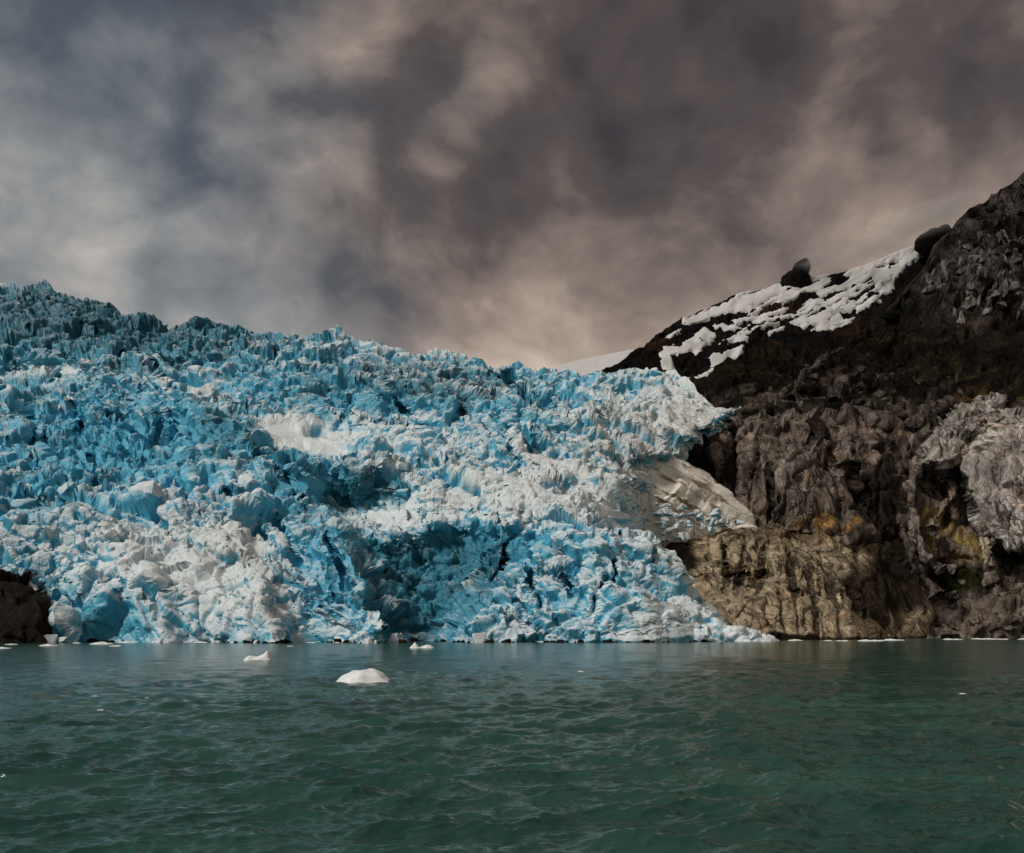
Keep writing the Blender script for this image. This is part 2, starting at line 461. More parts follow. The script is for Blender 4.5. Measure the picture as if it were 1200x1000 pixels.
def ridge_field(u, py):
    out = 0 * u
    j = np.stack([u, py, 0 * u], -1).reshape(-1, 3)
    jx = (9 * vnoise(j, 34, 911) + 5 * vnoise(j, 13, 912)).reshape(u.shape); jy = (9 * vnoise(j, 34, 913) + 5 * vnoise(j, 13, 914)).reshape(u.shape)
    U, V = u + jx, py + jy
    for line, A, wl, wr in RIDGES:
        best = np.full(u.shape, 1e9); sg = 0 * u
        for (ax, ay), (bx, by) in zip(line[:-1], line[1:]):
            dx, dy = bx - ax, by - ay; t = np.clip(((U - ax) * dx + (V - ay) * dy) / (dx * dx + dy * dy), 0, 1)
            d = np.hypot(U - ax - t * dx, V - ay - t * dy); m = d < best
            c = dx * (V - ay) - dy * (U - ax)
            best = np.where(m, d, best); sg = np.where(m, c, sg)
        # image y runs down: for a line running down and right, c > 0 is its lower-left side
        down = abs(line[-1][1] - line[0][1]) > abs(line[-1][0] - line[0][0])
        w = np.where(sg > 0, wl, wr) if down else np.where(sg > 0, wr, wl)
        out = out - A * np.exp(-(best / w) ** 1.4)
    return out

CRESTS = [  # (centre px, py, half length px, slope, step in m): broken cliffs of ice with terraces behind
    (150, 356, 130, .22, 26), (90, 392, 120, .10, 26), (235, 398, 80, .35, 30), (150, 425, 110, .12, 26), (60, 470, 80, .05, 20), (190, 462, 80, .15, 22), (120, 488, 90, .03, 30), (255, 482, 60, .45, 30),
    (300, 535, 50, .75, 24), (60, 575, 80, .0, 14), (190, 585, 70, .2, 14), (330, 430, 70, .12, 20), (410, 440, 70, .2, 24), (510, 442, 90, .10, 34), (600, 462, 60, .2, 30), (440, 490, 70, .15, 18),
    (520, 505, 70, .1, 18), (620, 500, 60, .3, 20), (430, 548, 60, .08, 26), (470, 566, 40, .05, 16), (560, 545, 60, .15, 14), (640, 560, 70, .1, 12), (700, 470, 60, .2, 16), (720, 510, 50, .25, 10),
    (500, 606, 110, .06, 22), (640, 618, 70, .18, 14), (730, 640, 40, .3, 12), (620, 665, 60, .1, 8), (700, 690, 60, .2, 8), (760, 700, 50, .35, 7), (560, 700, 40, .2, 8),
    (120, 640, 70, .1, 9), (250, 630, 60, .25, 10), (60, 680, 60, -.05, 9), (180, 700, 70, -.1, 9), (330, 660, 50, .5, 10), (290, 700, 60, .2, 8), (380, 705, 40, .4, 8), (640, 720, 60, .1, 5)]

def crest_field(u, py):
    out = 0 * u
    for k, (cx, cy, hl, sl, A) in enumerate(CRESTS):
        z = 0 * u + k * 31.0
        q = np.stack([u, z, z], -1).reshape(-1, 3)
        jag = (5.0 * vnoise(q, 26, 40 + k) + 3.6 * cell1(q[:, 0], 13, 60 + k) + 2.0 * cell1(q[:, 0], 5.5, 80 + k)).reshape(u.shape)
        L = cy + sl * (u - cx) + jag + 8 * ((u - cx) / hl) ** 2
        along = np.exp(-np.abs((u - cx) / hl) ** 3.0)
        up = L - py
        out = out + .62 * A * along * sstep(-1.2, 2.2, up) * np.exp(-np.maximum(up, 0) / 34.0)
    return out

def cell1(x, size, seed):
    i = np.floor(x / size + 0.35 * np.sin(x / size * 2.1)).astype(np.int64)
    return hf(hash3(i, i * 0 + 3, i * 0 + 5, seed), 2) * 2 - 1

SMOOTH_G = [(820, 575, 55, 17, 31), (330, 507, 42, 10, 15), (455, 604, 26, 8, 0), (60, 430, 40, 7, 5), (205, 665, 26, 12, -20), (240, 690, 20, 14, 0), (385, 527, 48, 8, 25), (555, 590, 46, 8, 5), (660, 582, 46, 8, 5), (720, 602, 34, 9, 10), (230, 457, 38, 6, 15), (440, 520, 38, 6, 10), (640, 540, 30, 7, 20), (300, 640, 16, 12, 20), (760, 560, 26, 9, 25)]

def glacier_zone(u, py, rec):
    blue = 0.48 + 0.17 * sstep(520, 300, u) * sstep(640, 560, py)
    for (x, y, rx, ry, a) in [(110, 525, 120, 45, .55), (110, 380, 250, 52, .62), (480, 455, 130, 34, .42), (270, 505, 60, 26, .40), (360, 590, 60, 60, .22), (425, 575, 55, 18, .4),  # the wide upper-left entry puts that slope's shade into the blue
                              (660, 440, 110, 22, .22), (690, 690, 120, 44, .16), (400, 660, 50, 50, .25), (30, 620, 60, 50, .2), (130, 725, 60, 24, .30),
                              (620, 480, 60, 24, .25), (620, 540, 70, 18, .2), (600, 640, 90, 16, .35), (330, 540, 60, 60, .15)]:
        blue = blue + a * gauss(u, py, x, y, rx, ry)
    for (x, y, rx, ry, a) in [(215, 655, 90, 50, .42), (660, 590, 140, 34, .34), (800, 500, 70, 50, .36), (820, 735, 80, 26, .42), (450, 605, 34, 10, .7),
                              (340, 505, 60, 15, .5), (720, 540, 90, 50, .22), (60, 432, 60, 9, .5), (300, 715, 60, 24, .2), (560, 560, 90, 26, .15), (300, 580, 30, 40, .15)]:
        blue = blue - a * gauss(u, py, x, y, rx, ry)
    for z in SMOOTH_G: blue = blue - 0.6 * gauss(u, py, *z)
    blue = np.clip(blue + 0.5 * rec, 0, 1.1)  # shade of the recess added as blue
    dirt = 0.10 + 0 * u
    for (x, y, rx, ry, a) in [(750, 525, 110, 60, .6), (830, 500, 60, 60, .6), (520, 450, 90, 30, .35), (330, 400, 90, 18, .4), (255, 640, 70, 40, .4), (320, 715, 60, 26, .4),
                              (560, 425, 60, 10, .4), (820, 580, 45, 12, .3), (600, 560, 90, 40, .25)]:
        dirt = dirt + a * gauss(u, py, x, y, rx, ry)
    shade_teal = np.clip(0.75 * rec + 1.1 * gauss(u, py, 110, 370, 280, 55) + 0.5 * gauss(u, py, 270, 508, 60, 25) + 0.75 * gauss(u, py, 500, 450, 130, 26)  # shaded parts painted dark teal: recess, upper left, steep ice cliffs
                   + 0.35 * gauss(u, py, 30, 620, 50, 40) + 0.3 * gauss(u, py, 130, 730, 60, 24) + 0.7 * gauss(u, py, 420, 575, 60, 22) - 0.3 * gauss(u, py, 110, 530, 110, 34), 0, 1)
    return blue, np.clip(dirt, 0, 1), shade_teal

def smooth_mask(u, py):
    s = 0 * u
    for z in SMOOTH_G: s = np.maximum(s, gauss(u, py, *z))
    return s

def blur(a, n):
    """small binomial blur of a grid, n passes: worn edges"""
    for _ in range(n):
        p = np.pad(a, 1, 'edge'); a = (p[:-2, 1:-1] + 2 * p[1:-1, 1:-1] + p[2:, 1:-1]) / 4
        p = np.pad(a, 1, 'edge'); a = (p[1:-1, :-2] + 2 * p[1:-1, 1:-1] + p[1:-1, 2:]) / 4
    return a

def ice_disp(P, N, amp, seed=0):
    """fractured-block displacement in three stages, each on the surface the last one left"""
    sh = P.shape; crev = lambda e, w_: sstep(w_, 0.0, e)
    def push(Pc, Nc, d, up):
        dirn = Nc + np.array([0, 0, up]); dirn /= np.linalg.norm(dirn, axis=-1, keepdims=True)
        return Pc + dirn * (d * amp)[..., None]
    def renorm(Pc):
        n = facing(gnormals(Pc), Pc)
        n = np.stack([blur(n[..., k], 2) for k in range(3)], -1)
        return n / (np.linalg.norm(n, axis=-1, keepdims=True) + 1e-9)
    p = P.reshape(-1, 3)
    w = np.stack([fbm(p, 30, 201, 3), fbm(p, 30, 233, 3), fbm(p, 30, 251, 3)], -1) * 4.0
    m1 = .45 + .65 * sstep(-.5, .5, vnoise(p, 55, 83)).reshape(sh[:2]); m2 = .38 + .8 * sstep(-.45, .5, vnoise(p, 38, 87)).reshape(sh[:2])
    shear = lambda a: np.stack([a[:, 0] + .45 * a[:, 2] - .25 * a[:, 1], a[:, 1], a[:, 2]], -1)
    h1, e1, _ = cells(shear(p + w), (34, 34, 36), 11 + seed, 0.75)
    d = (5.2 * h1 - 3.0 * crev(e1, .10) + 3.0 * ridged((p + w) * np.array([.45, 1, 1]), 42, 61, 2) + 4.0 * vnoise(p, 60, 77)).reshape(sh[:2])
    Q = push(P, N, blur(d, 3), .45)
    p = Q.reshape(-1, 3)
    h2, e2, _ = cells(shear(p + w * 1.2), (12, 14, 14), 31 + seed, 1.0)
    Q = push(Q, renorm(Q), blur((3.2 * h2 - 1.8 * crev(e2, .12)).reshape(sh[:2]), 1) * m1, .35)
    p = Q.reshape(-1, 3)
    h3, e3, _ = cells(shear(p + w * .4), (5.0, 6.0, 6.2), 53 + seed, 0.95)
    Q = push(Q, renorm(Q), blur((1.5 * h3 - .6 * crev(e3, .15)).reshape(sh[:2]), 1) * m2, .25)
    p = Q.reshape(-1, 3)
    Q = push(Q, renorm(Q), (.75 * fbm(p, 3.2, 91, 3)).reshape(sh[:2]) * m2, .2)
    return Q

RES_U, RES_T = 960, 450
def build_glacier():
    T = np.linspace(0, 1, RES_T)
    bot = 774.0
    # right border for each row
    ux = np.zeros(RES_T)
    us = np.linspace(700, 930, 900)
    for i, t in enumerate(T):
        pyu = bot + t * (interp(us, SKY_G) - bot)
        g = us - interp(pyu, RX)
        k = np.where(g > 0)[0]; ux[i] = us[k[0]] if len(k) else 895
    tq = np.stack([T * 400, 0 * T, 0 * T], -1)
    ux = ux + 9 * fbm(tq, 26, 1201, 4, .6) - 4
    s = np.linspace(0, 1, RES_U)
    U = -150 + s[None, :] * (ux[:, None] + 150)
    PY = bot + T[:, None] * (interp(U, SKY_G) - bot)
    D, rec = glacier_depth(U, PY)
    D = D + .8 * crest_field(U, PY) + ridge_field(U, PY) + slot_field(U, PY)
    side_w = sstep(690, 772, U) * sstep(515, 545, PY) * sstep(645, 612, PY)
    D = D + side_w * np.maximum(0, 426 - D)
    # margin turns away along the rock
    D = D + 26 * sstep(0.98, 1.0, s)[None, :] ** 2
    P = P3(U, PY, D)
    # crest rolls over and goes down behind
    nb = 14; k = np.linspace(1, nb, nb)[:, None]
    last = P[-1][None]
    back = last + np.stack([0 * k + 0 * last[..., 0], 7 * k + 0 * last[..., 0], -(k ** 1.5) * 2.2 + 0 * last[..., 0]], -1)
    P = np.concatenate([P, back], 0)
    ext = lambda a: np.concatenate([a, np.repeat(a[-1:], nb, 0)], 0)
    U, PY, rec = ext(U), ext(PY), ext(rec)
    N = facing(gnormals(P), P)
    N[-nb:, :, 2] = np.abs(N[-nb:, :, 2])
    sm = smooth_mask(U, PY)
    # ramp of displacement: larger blocks higher up where the fall is broken
    amp = (0.75 + 0.35 * sstep(640, 430, PY)) * (1 - 0.92 * sstep(0.25, 0.8, sm)) * (1 - 0.2 * gauss(U, PY, 800, 500, 70, 60)) * (1 - 0.35 * gauss(U, PY, 840, 720, 90, 50))
    amp = amp * (1 - 0.5 * sstep(700, 800, U) * sstep(470, 455, PY)) * (.25 + .75 * sstep(772, 752, PY)) * .9
    amp[-nb:] *= np.clip(1 - np.arange(1, nb + 1) / 4.0, 0, 1)[:, None]
    Q = ice_disp(P, N, amp)
    k = np.linspace(1, nb + 3, nb + 3)[:, None] * .8; lastq = Q[-nb - 4][None]
    Q[-nb - 3:] = lastq + np.stack([0 * k + 0 * lastq[..., 0], 7 * k + 0 * lastq[..., 0], -(k ** 1.5) * 2.2 + 0 * lastq[..., 0]], -1)
    blue, dirt, shade_teal = glacier_zone(U, PY, rec)
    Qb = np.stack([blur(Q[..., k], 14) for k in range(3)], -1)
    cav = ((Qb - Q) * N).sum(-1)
    blue = np.clip(blue + .30 * np.clip(cav / 2.0, -1, 1.2) + .035 * slot_field(U, PY), 0, 1.25)  # dense blue ice in cracks, white crests; tint also stands for relief shading
    me = raw_mesh('glacier', Q, grid_faces(*U.shape), smooth=False, attr=np.stack([blue, dirt, shade_teal], -1))
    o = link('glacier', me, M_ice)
    tag(o, 'huge blue and white glacier icefall tumbling down to the water', 'glacier', kind='structure')
    return o, Q, U, PY, rec
glacier, GQ, GU, GPY, GREC = build_glacier()

# ---- blocks
def block_mesh(name, seed, kind, mat, sub=True):
    r = random.Random(seed); bm = bmesh.new()
    n = {'serac': 15, 'slab': 13, 'rock': 17, 'pillar': 14}[kind]
    sx, sy, sz = {'serac': (1, .9, 1.0), 'slab': (1.15, .9, .6), 'rock': (1, .9, .75), 'pillar': (.62, .6, 1.5)}[kind]
    for i in range(n):
        v = Vector((r.uniform(-1, 1), r.uniform(-1, 1), r.uniform(-1, 1)))
        m = max(abs(v.x), abs(v.y), abs(v.z)); v = v / m * (0.45 + 0.55 * v.length / 1.7) if m > 0 else v
        v.x += 0.25 * v.z * r.choice((-1, 1)) * 0.5
        if v.z > 0: v.x *= 0.78; v.y *= 0.78
        bm.verts.new((v.x * sx * .5, v.y * sy * .5, v.z * sz * .5))
    res = bmesh.ops.convex_hull(bm, input=bm.verts)
    bmesh.ops.delete(bm, geom=list({g for g in res['geom_interior'] + res['geom_unused'] if isinstance(g, bmesh.types.BMVert)}), context='VERTS')
    bmesh.ops.dissolve_limit(bm, angle_limit=math.radians(14), verts=bm.verts, edges=bm.edges)
    bmesh.ops.bevel(bm, geom=list(bm.edges), offset=0.045, segments=1, affect='EDGES', clamp_overlap=True)
    bmesh.ops.triangulate(bm, faces=bm.faces)
    if sub: bmesh.ops.subdivide_edges(bm, edges=[e for e in bm.edges if e.calc_length() > 0.35], cuts=1, use_grid_fill=True)
    bmesh.ops.triangulate(bm, faces=bm.faces)
    for v in bm.verts:
        v.co += Vector((r.uniform(-1, 1), r.uniform(-1, 1), r.uniform(-1, 1))) * 0.016
    me = bpy.data.meshes.new(name); bm.to_mesh(me); bm.free()
    for p in me.polygons: p.use_smooth = False
    me.materials.append(mat)
    return me

def mesh_arrays(me):
    V = np.empty(len(me.vertices) * 3, np.float32); me.vertices.foreach_get('co', V)
    F = np.empty(len(me.loops), np.int32); me.loops.foreach_get('vertex_index', F)
    return V.reshape(-1, 3), F.reshape(-1, 3)

serac_meshes = [block_mesh('serac', 100 + i, k, M_iceb) for i, k in enumerate(['serac'] * 8 + ['slab'] * 5 + ['pillar'] * 5)]

def build_seracs():
    r = np.random.default_rng(21); R, Cn = GU.shape; spots = []
    heroes = [(11, 334, 20, 'serac'), (62, 350, 15, 'slab'), (126, 366, 24, 'serac'), (232, 388, 30, 'slab'), (205, 385, 15, 'serac'), (300, 394, 20, 'slab'), (288, 505, 24, 'serac'),
              (232, 490, 26, 'serac'), (122, 548, 34, 'pillar'), (84, 520, 30, 'serac'), (180, 535, 30, 'pillar'), (150, 505, 24, 'slab'), (465, 580, 40, 'slab'), (726, 640, 22, 'serac'),
              (690, 638, 18, 'serac'), (770, 447, 22, 'slab'), (530, 742, 34, 'slab'), (562, 744, 30, 'serac'), (615, 435, 20, 'serac'), (640, 440, 18, 'serac'), (600, 480, 26, 'slab'), (560, 470, 30, 'slab')]
    flat = np.stack([GU.ravel(), GPY.ravel()], -1)
    def find(u, py):
        s = (flat[:, 0] - u) ** 2 + (flat[:, 1] - py) ** 2; s[-15 * Cn:] += 4; return np.argmin(s)
    for (u, py, sz, k) in heroes: spots.append((find(u, py), sz, k))
    while len(spots) < 240:
        i = r.integers(8, R - 18) * Cn + r.integers(90, Cn - 24)
        u, py = flat[i]
        if smooth_mask(u, py) > .25 or (u > 790 and r.random() < .6) or u < -8: continue
        k = r.choice(['serac', 'slab', 'pillar'], p=[.5, .3, .2])
        sz = r.uniform(11, 19) * (1.0 + 0.35 * (py < 470) * (u < 420)) * (0.8 if py > 640 else 1)
        if any((flat[j][0] - u) ** 2 + (flat[j][1] - py) ** 2 < (0.5 * (sz + s2)) ** 2 for j, s2, _ in spots): continue
        spots.append((i, sz, k))
    Qf = GQ.reshape(-1, 3)
    Nf = facing(gnormals(GQ), GQ).reshape(-1, 3)
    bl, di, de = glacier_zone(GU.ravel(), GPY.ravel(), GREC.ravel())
    pick = {'serac': serac_meshes[:8], 'slab': serac_meshes[8:13], 'pillar': serac_meshes[13:]}
    for (i, sz, k) in spots:
        p = Qf[i]; size = sz * p[1] / FPX
        o = link('serac', random.choice(pick[k]), None, glacier)
        o.location = Vector(p) - Vector(Nf[i]) * size * 0.16 - Vector((0, 0, size * 0.08))
        o.rotation_euler = (r.normal(0, .22), r.normal(0, .22), r.uniform(0, 6.28))
        o.scale = (size * r.uniform(.85, 1.15), size * r.uniform(.85, 1.15), size * r.uniform(.75, 1.1))
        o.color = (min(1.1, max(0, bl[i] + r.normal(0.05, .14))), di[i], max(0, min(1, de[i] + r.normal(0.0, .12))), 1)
    # broken blocks over the lower half of the dirty chute
    for _ in range(110):
        u = r.uniform(768, 872); py = r.uniform(578, 634)
        if py < 586 + (u - 790) * .28 or py > 636 - (u - 780) * .24: continue
        Yc = 414 + .10 * (u - 755) + .12 * (620 - py); p = P3(u, py, Yc); size = (6 + 10 * r.random() ** 1.6) * Yc / FPX
        o = link('serac', random.choice(serac_meshes[:13]), None, glacier); o.location = p
        o.rotation_euler = (r.normal(0, .25), r.normal(0, .25), r.uniform(0, 6.28)); o.scale = (size, size, size * .8); o.color = (r.uniform(0, .12), .35, 0, 1)
    # countless smaller rubble, one part
    VA, FA, AA, n0 = [], [], [], 0
    arrs = [mesh_arrays(block_mesh('ice_lump', 300 + i, k, M_ice, False)) for i, k in enumerate(['serac', 'slab', 'rock', 'serac', 'pillar', 'slab'])]
    cnt = 0
    while cnt < 3800:
        i = r.integers(3, R - 16) * Cn + r.integers(60, Cn - 20)
        u, py = flat[i]
        if smooth_mask(u, py) > .2: continue
        V, F = arrs[r.integers(0, len(arrs))]
        p = Qf[i]; size = r.uniform(3.0, 8.0) * p[1] / FPX * (0.7 if py > 700 else 1)
        m = np.array(Matrix.Rotation(r.uniform(0, 6.28), 3, 'Z') @ Matrix.Rotation(r.normal(0, .4), 3, 'X') @ Matrix.Rotation(r.normal(0, .4), 3, 'Y'))
        VA.append((V * size) @ m.T + p - Nf[i] * size * 0.12); FA.append(F + n0); n0 += len(V)
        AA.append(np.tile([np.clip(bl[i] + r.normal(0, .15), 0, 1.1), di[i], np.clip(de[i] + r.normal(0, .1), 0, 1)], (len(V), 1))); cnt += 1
    me = raw_mesh('ice_rubble', np.concatenate(VA), np.concatenate(FA), smooth=False, attr=np.concatenate(AA))
    o = link('ice_rubble', me, M_ice, glacier); tag(o, kind='stuff')
build_seracs()

# ------------------------------------------------------------------ mountain on the right
TOP_M = [(690, 500), (790, 464), (810, 453), (835, 441), (872, 421), (900, 411), (950, 408), (1000, 394), (1030, 374), (1045, 360), (1060, 341), (1082, 320), (1100, 299), (1112, 271), (1130, 256),
         (1150, 240), (1165, 227), (1190, 212), (1200, 208), (1300, 165), (1480, 110)]
DEP_M = [(-20, 402), (-10, 408), (60, 425), (110, 442), (135, 462), (200, 480), (255, 515), (300, 570), (335, 620), (380, 690), (450, 745), (530, 800), (640, 900)]

def rock_disp(P, N, amp, seed=0, stretch=(1, 1, 0.38), block=1.0):
    sh = P.shape; p = P.reshape(-1, 3); amp = np.asarray(amp)
    w = np.stack([fbm(p, 45, 301 + seed, 3), fbm(p, 45, 333 + seed, 3), fbm(p, 45, 351 + seed, 3)], -1)
    st = np.array(stretch)
    q = (p + w * 18) * st
    d = 4.0 * billow(q, 24, 401 + seed, 2) + 5.0 * fbm(p, 55, 421 + seed, 2)
    h, e, _ = cells((p + w * 14) * st, (12, 14, 11), 431 + seed, 0.8)
    d = (d + block * (2.6 * h - 2.4 * sstep(.06, 0, e))).reshape(sh[:2])
    Q = P + N * (blur(d, 1) * amp)[..., None]
    n = facing(gnormals(Q), Q) if (N[..., 1] < 0).mean() > .7 else N
    n = np.stack([blur(n[..., k], 2) for k in range(3)], -1)
    p = Q.reshape(-1, 3)
    h2, e2, _ = cells((p + w * 10) * st * 1.1, (5.5, 6, 5), 437 + seed, .8)
    d2 = (block * (.75 * h2 - .9 * sstep(.07, 0, e2)) + .6 * billow((p + w * 14) * st, 6.5, 447 + seed, 3) + 0.25 * fbm(p, 2.6, 441 + seed, 2)).reshape(sh[:2])
    return Q + n * (d2 * amp)[..., None], d

TAN, BROWN, PALE, MOSS, YEL, CRAG = [np.array(c) for c in ((.42, .335, .225), (.20, .162, .132), (.50, .455, .41), (.0085, .0070, .0045), (.40, .285, .10), (.085, .073, .068))]

def build_mountain():
    nu, nt = 430, 330
    u = np.linspace(745, 1440, nu); T = np.linspace(0, 1, nt)
    U = np.repeat(u[None], nt, 0); bot = 756.0
    PY = bot + T[:, None] * (interp(U, TOP_M) - bot)
    D = interp(HOR - PY, DEP_M)
    rec = gauss(U, PY, 1112, 600, 40, 55)
    D = D + 16 * rec + 30 * gauss(U, PY, 1100, 690, 60, 40) - 14 * gauss(U, PY, 1185, 720, 60, 30)
    D = D - 26 * gauss(U, PY, 1150, 320, 60, 40) + 25 * gauss(U, PY, 1060, 410, 120, 40)
    D = D + 120 * sstep(860, 750, U) * sstep(560, 470, PY)
    P = P3(U, PY, D)
    nb = 10; k = np.linspace(1, nb, nb)[:, None]; last = P[-1][None]; z0 = 0 * last[..., 0]
    P = np.concatenate([P, last + np.stack([z0 + 0 * k, 10 * k + z0, -(k ** 1.7) * 0.8 + z0], -1)], 0)
    ext = lambda a: np.concatenate([a, np.repeat(a[-1:], nb, 0)], 0)
    U, PY = ext(U), ext(PY)
    N = facing(gnormals(P), P)
    Q, d = rock_disp(P, N, 1.0 + 0 * U, 0)
    pf = Q.reshape(-1, 3)
    nz1 = fbm(pf, 22, 500, 3).reshape(U.shape); nz2 = fbm(pf, 9, 520, 3).reshape(U.shape)
    w = lambda m: np.clip(m, 0, 1)[..., None]
    col = np.tile(MOSS, U.shape + (1,))
    col = lerpc(col, (.030, .021, .009), .8 * sstep(.1, .7, nz2 + .5 * nz1))
    low = sstep(470, 530, PY + 28 * nz1 + 0.06 * (U - 1000))
    col = col + (BROWN - col) * w(low)
    mid = gauss(U, PY, 990, 468, 110, 26) * sstep(-.15, .5, nz2)
    col = col + (BROWN * 1.1 - col) * w(mid)
    crag = np.maximum(gauss(U, PY, 1160, 325, 75, 42) * 1.3, sstep(262, 240, PY - (1200 - U) * .3)) * sstep(-.5, .25, nz1 + nz2 * .5)
    col = col + (CRAG - col) * w(crag)
    orange = gauss(U, PY, 1190, 462, 60, 10) + .7 * gauss(U, PY, 960, 606, 90, 9)
    col = col + (np.array([.17, .085, .02]) - col) * w(orange * sstep(-.2, .5, nz1))
    yel = sstep(.35, .95, gauss(U, PY, 1118, 628, 46, 38, 20) * (1 + .6 * nz1 + .5 * nz2))
    col = col + (YEL - col) * w(yel)
    grn = gauss(U, PY, 1120, 676, 40, 16) + .6 * gauss(U, PY, 890, 440, 40, 20) * sstep(0, .5, nz1)
    col = col + (np.array([.018, .020, .006]) - col) * w(grn * 1.4)
    me = raw_mesh('mountain', Q, grid_faces(*U.shape), attr=col)
    o = link('mountain', me, M_rock)
    tag(o, 'steep dark rocky mountainside with moss, bare rock bulges and crags', 'mountain', kind='structure')
    return o, Q, U, PY
mountain, MQ, MU, MPY = build_mountain()

def square_disc(n):
    a = np.linspace(-1, 1, n); X, Y = np.meshgrid(a, a)
    return X * np.sqrt(1 - Y ** 2 / 2), Y * np.sqrt(1 - X ** 2 / 2)

def bulge(name, outline, centre, Yfun, depth, col, seed, n=150, amp=0.8, stretch=(1, 1, .45), block=1.0, power=0.5, label=None, parent=None, mat=None, tweak=None, shape=None, ampf=None, rough=.045):
    """a swelling rock mass: star-shaped outline, rounded front, sides running back into the slope"""
    X, Y = square_disc(n); r = np.sqrt(X * X + Y * Y); th = np.arctan2(Y, X)
    pts = np.array(outline, float) - centre
    ang = np.arctan2(pts[:, 1], pts[:, 0]); k = np.argsort(ang); ang, rad = ang[k], np.hypot(pts[:, 0], pts[:, 1])[k]
    ang = np.concatenate([ang - 2 * np.pi, ang, ang + 2 * np.pi]); rad = np.tile(rad, 3)
    Rr = np.interp(th, ang, rad)
    tq = np.stack([np.cos(th) * 3, np.sin(th) * 3, 0 * th + seed], -1).reshape(-1, 3)
    Rr = Rr * (1 + rough * fbm(tq, 1.2, 1000 + seed, 4, .65).reshape(th.shape) * r)
    rr = np.minimum(r / 0.93, 1.0)
    U = centre[0] + Rr * rr * np.cos(th); PY = centre[1] + Rr * rr * np.sin(th)
    D = Yfun(U, PY) - depth * np.maximum(1 - rr ** 2, 0) ** power + 28 * np.maximum(r / 0.93 - 1, 0) / 0.075
    if shape is not None: D = D + shape(U, PY)
    P = P3(U, PY, D)
    N = facing(gnormals(P), P)
    amp = amp * (1 - .4 * sstep(.92, .97, r))
    Q, d = rock_disp(P, N, amp * (ampf(U, PY) if ampf else 1) + 0 * U, seed, stretch, block)
    c = np.tile(np.asarray(col, float), U.shape + (1,))
    if tweak is not None: c = tweak(U, PY, Q, c)
    me = raw_mesh(name, Q, grid_faces(n, n), attr=c)
    o = link(name, me, mat or M_rock, parent)
    if label: o['label'] = label
    return o

mbase = lambda U, PY: interp(HOR - PY, DEP_M)

def joints(U, PY, lines):
    """open joints running down a face, 0..1"""
    out = 0 * U
    for k, (x0, y0, x1, y1, w) in enumerate(lines):
        t = (PY - y0) / (y1 - y0); x = x0 + (x1 - x0) * t + 1.6 * np.sin(PY / 17.0 + k * 2) + .8 * np.sin(PY / 5.3 + k)
        out = np.maximum(out, np.exp(-((U - x) / w) ** 2) * sstep(-.1, .1, t) * sstep(1.1, .85, t))
    return out
TAN_J = [(846, 628, 852, 690, 1.6), (872, 620, 866, 700, 2.0), (900, 625, 880, 735, 1.8), (925, 640, 938, 748, 2.2), (950, 650, 958, 748, 1.8), (972, 660, 985, 748, 2.4), (912, 690, 922, 748, 1.6), (1000, 630, 1012, 720, 2.4), (890, 690, 850, 740, 1.6), (1030, 640, 1045, 740, 2.4)]
BLUFF_J = [(862, 500, 858, 600, 2.6), (888, 490, 880, 600, 1.8), (905, 540, 900, 615, 2.0), (922, 560, 918, 615, 2.0), (948, 560, 950, 618, 2.2), (975, 500, 985, 615, 2.4), (1005, 500, 1000, 620, 2.6), (1030, 520, 1030, 620, 2.6), (960, 480, 935, 560, 1.6), (1015, 560, 1022, 620, 2.0), (840, 510, 846, 570, 2.0)]

def tan_tweak(U, PY, Q, c):
    nz = fbm(Q.reshape(-1, 3), 18, 610, 3).reshape(U.shape)
    c = lerpc(c, (.05, .036, .024), sstep(.25, .75, gauss(U, PY, 1040, 690, 55, 42) + .25 * nz))  # right flank turned from the light, its shade painted as a darker tone
    c = lerpc(c, (.022, .016, .011), sstep(.3, .7, gauss(U, PY, 795, 648, 26, 26, 30) + .2 * nz))
    c = lerpc(c, (.16, .11, .06), .8 * sstep(.2, .8, gauss(U, PY, 960, 622, 130, 14) + .2 * nz))
    c = lerpc(c, (.03, .022, .015), .85 * joints(U, PY, TAN_J))
    c = lerpc(c, (.022, .017, .012), sstep(743, 747.5, PY))
    return c
bulge('cliff', [(772, 655), (785, 636), (830, 624), (880, 612), (940, 616), (1000, 620), (1055, 640), (1085, 680), (1090, 725), (1085, 760), (980, 764), (880, 764), (835, 745), (795, 700)],
      (940, 690), lambda U, PY: 350 + 0.62 * (HOR + 12 - PY) + 0.10 * (U - 780), 26, TAN, 10, n=210, amp=.62, stretch=(1.0, 1, .2), block=.8, label='tan rock cliff rising straight out of the water', parent=mountain, tweak=tan_tweak,
      shape=lambda U, PY: 34 * sstep(990, 1075, U) + 3.5 * joints(U, PY, TAN_J))

def chute_tweak(U, PY, Q, c):
    al = (U - 760) * .85 + (PY - 540) * .52; ac = -(U - 760) * .52 + (PY - 540) * .85
    nz = fbm(np.stack([al * .18, ac, 0 * U], -1).reshape(-1, 3), 6, 670, 3).reshape(U.shape)
    c = lerpc(c, (0.05, 1.0, 0), .8 * sstep(.15, .6, nz + .5 * gauss(U, PY, 815, 585, 40, 14, 30)))
    return c
bulge('snow_chute', [(748, 545), (760, 533), (785, 535), (815, 548), (840, 566), (864, 588), (884, 604), (885, 622), (850, 632), (815, 642), (785, 652), (762, 640), (745, 590)],
      (805, 588), lambda U, PY: 421 + 0.10 * (U - 755) + .12 * (620 - PY), 4, (-.1, .35, 0), 15, n=130, amp=.5, block=1.0, label='dirty cream snow chute streaked with brown grit', parent=mountain, mat=M_chute, tweak=chute_tweak,
      ampf=lambda U, PY: .12 + .88 * sstep(-6, 10, PY - 590 - (U - 850) * .55))

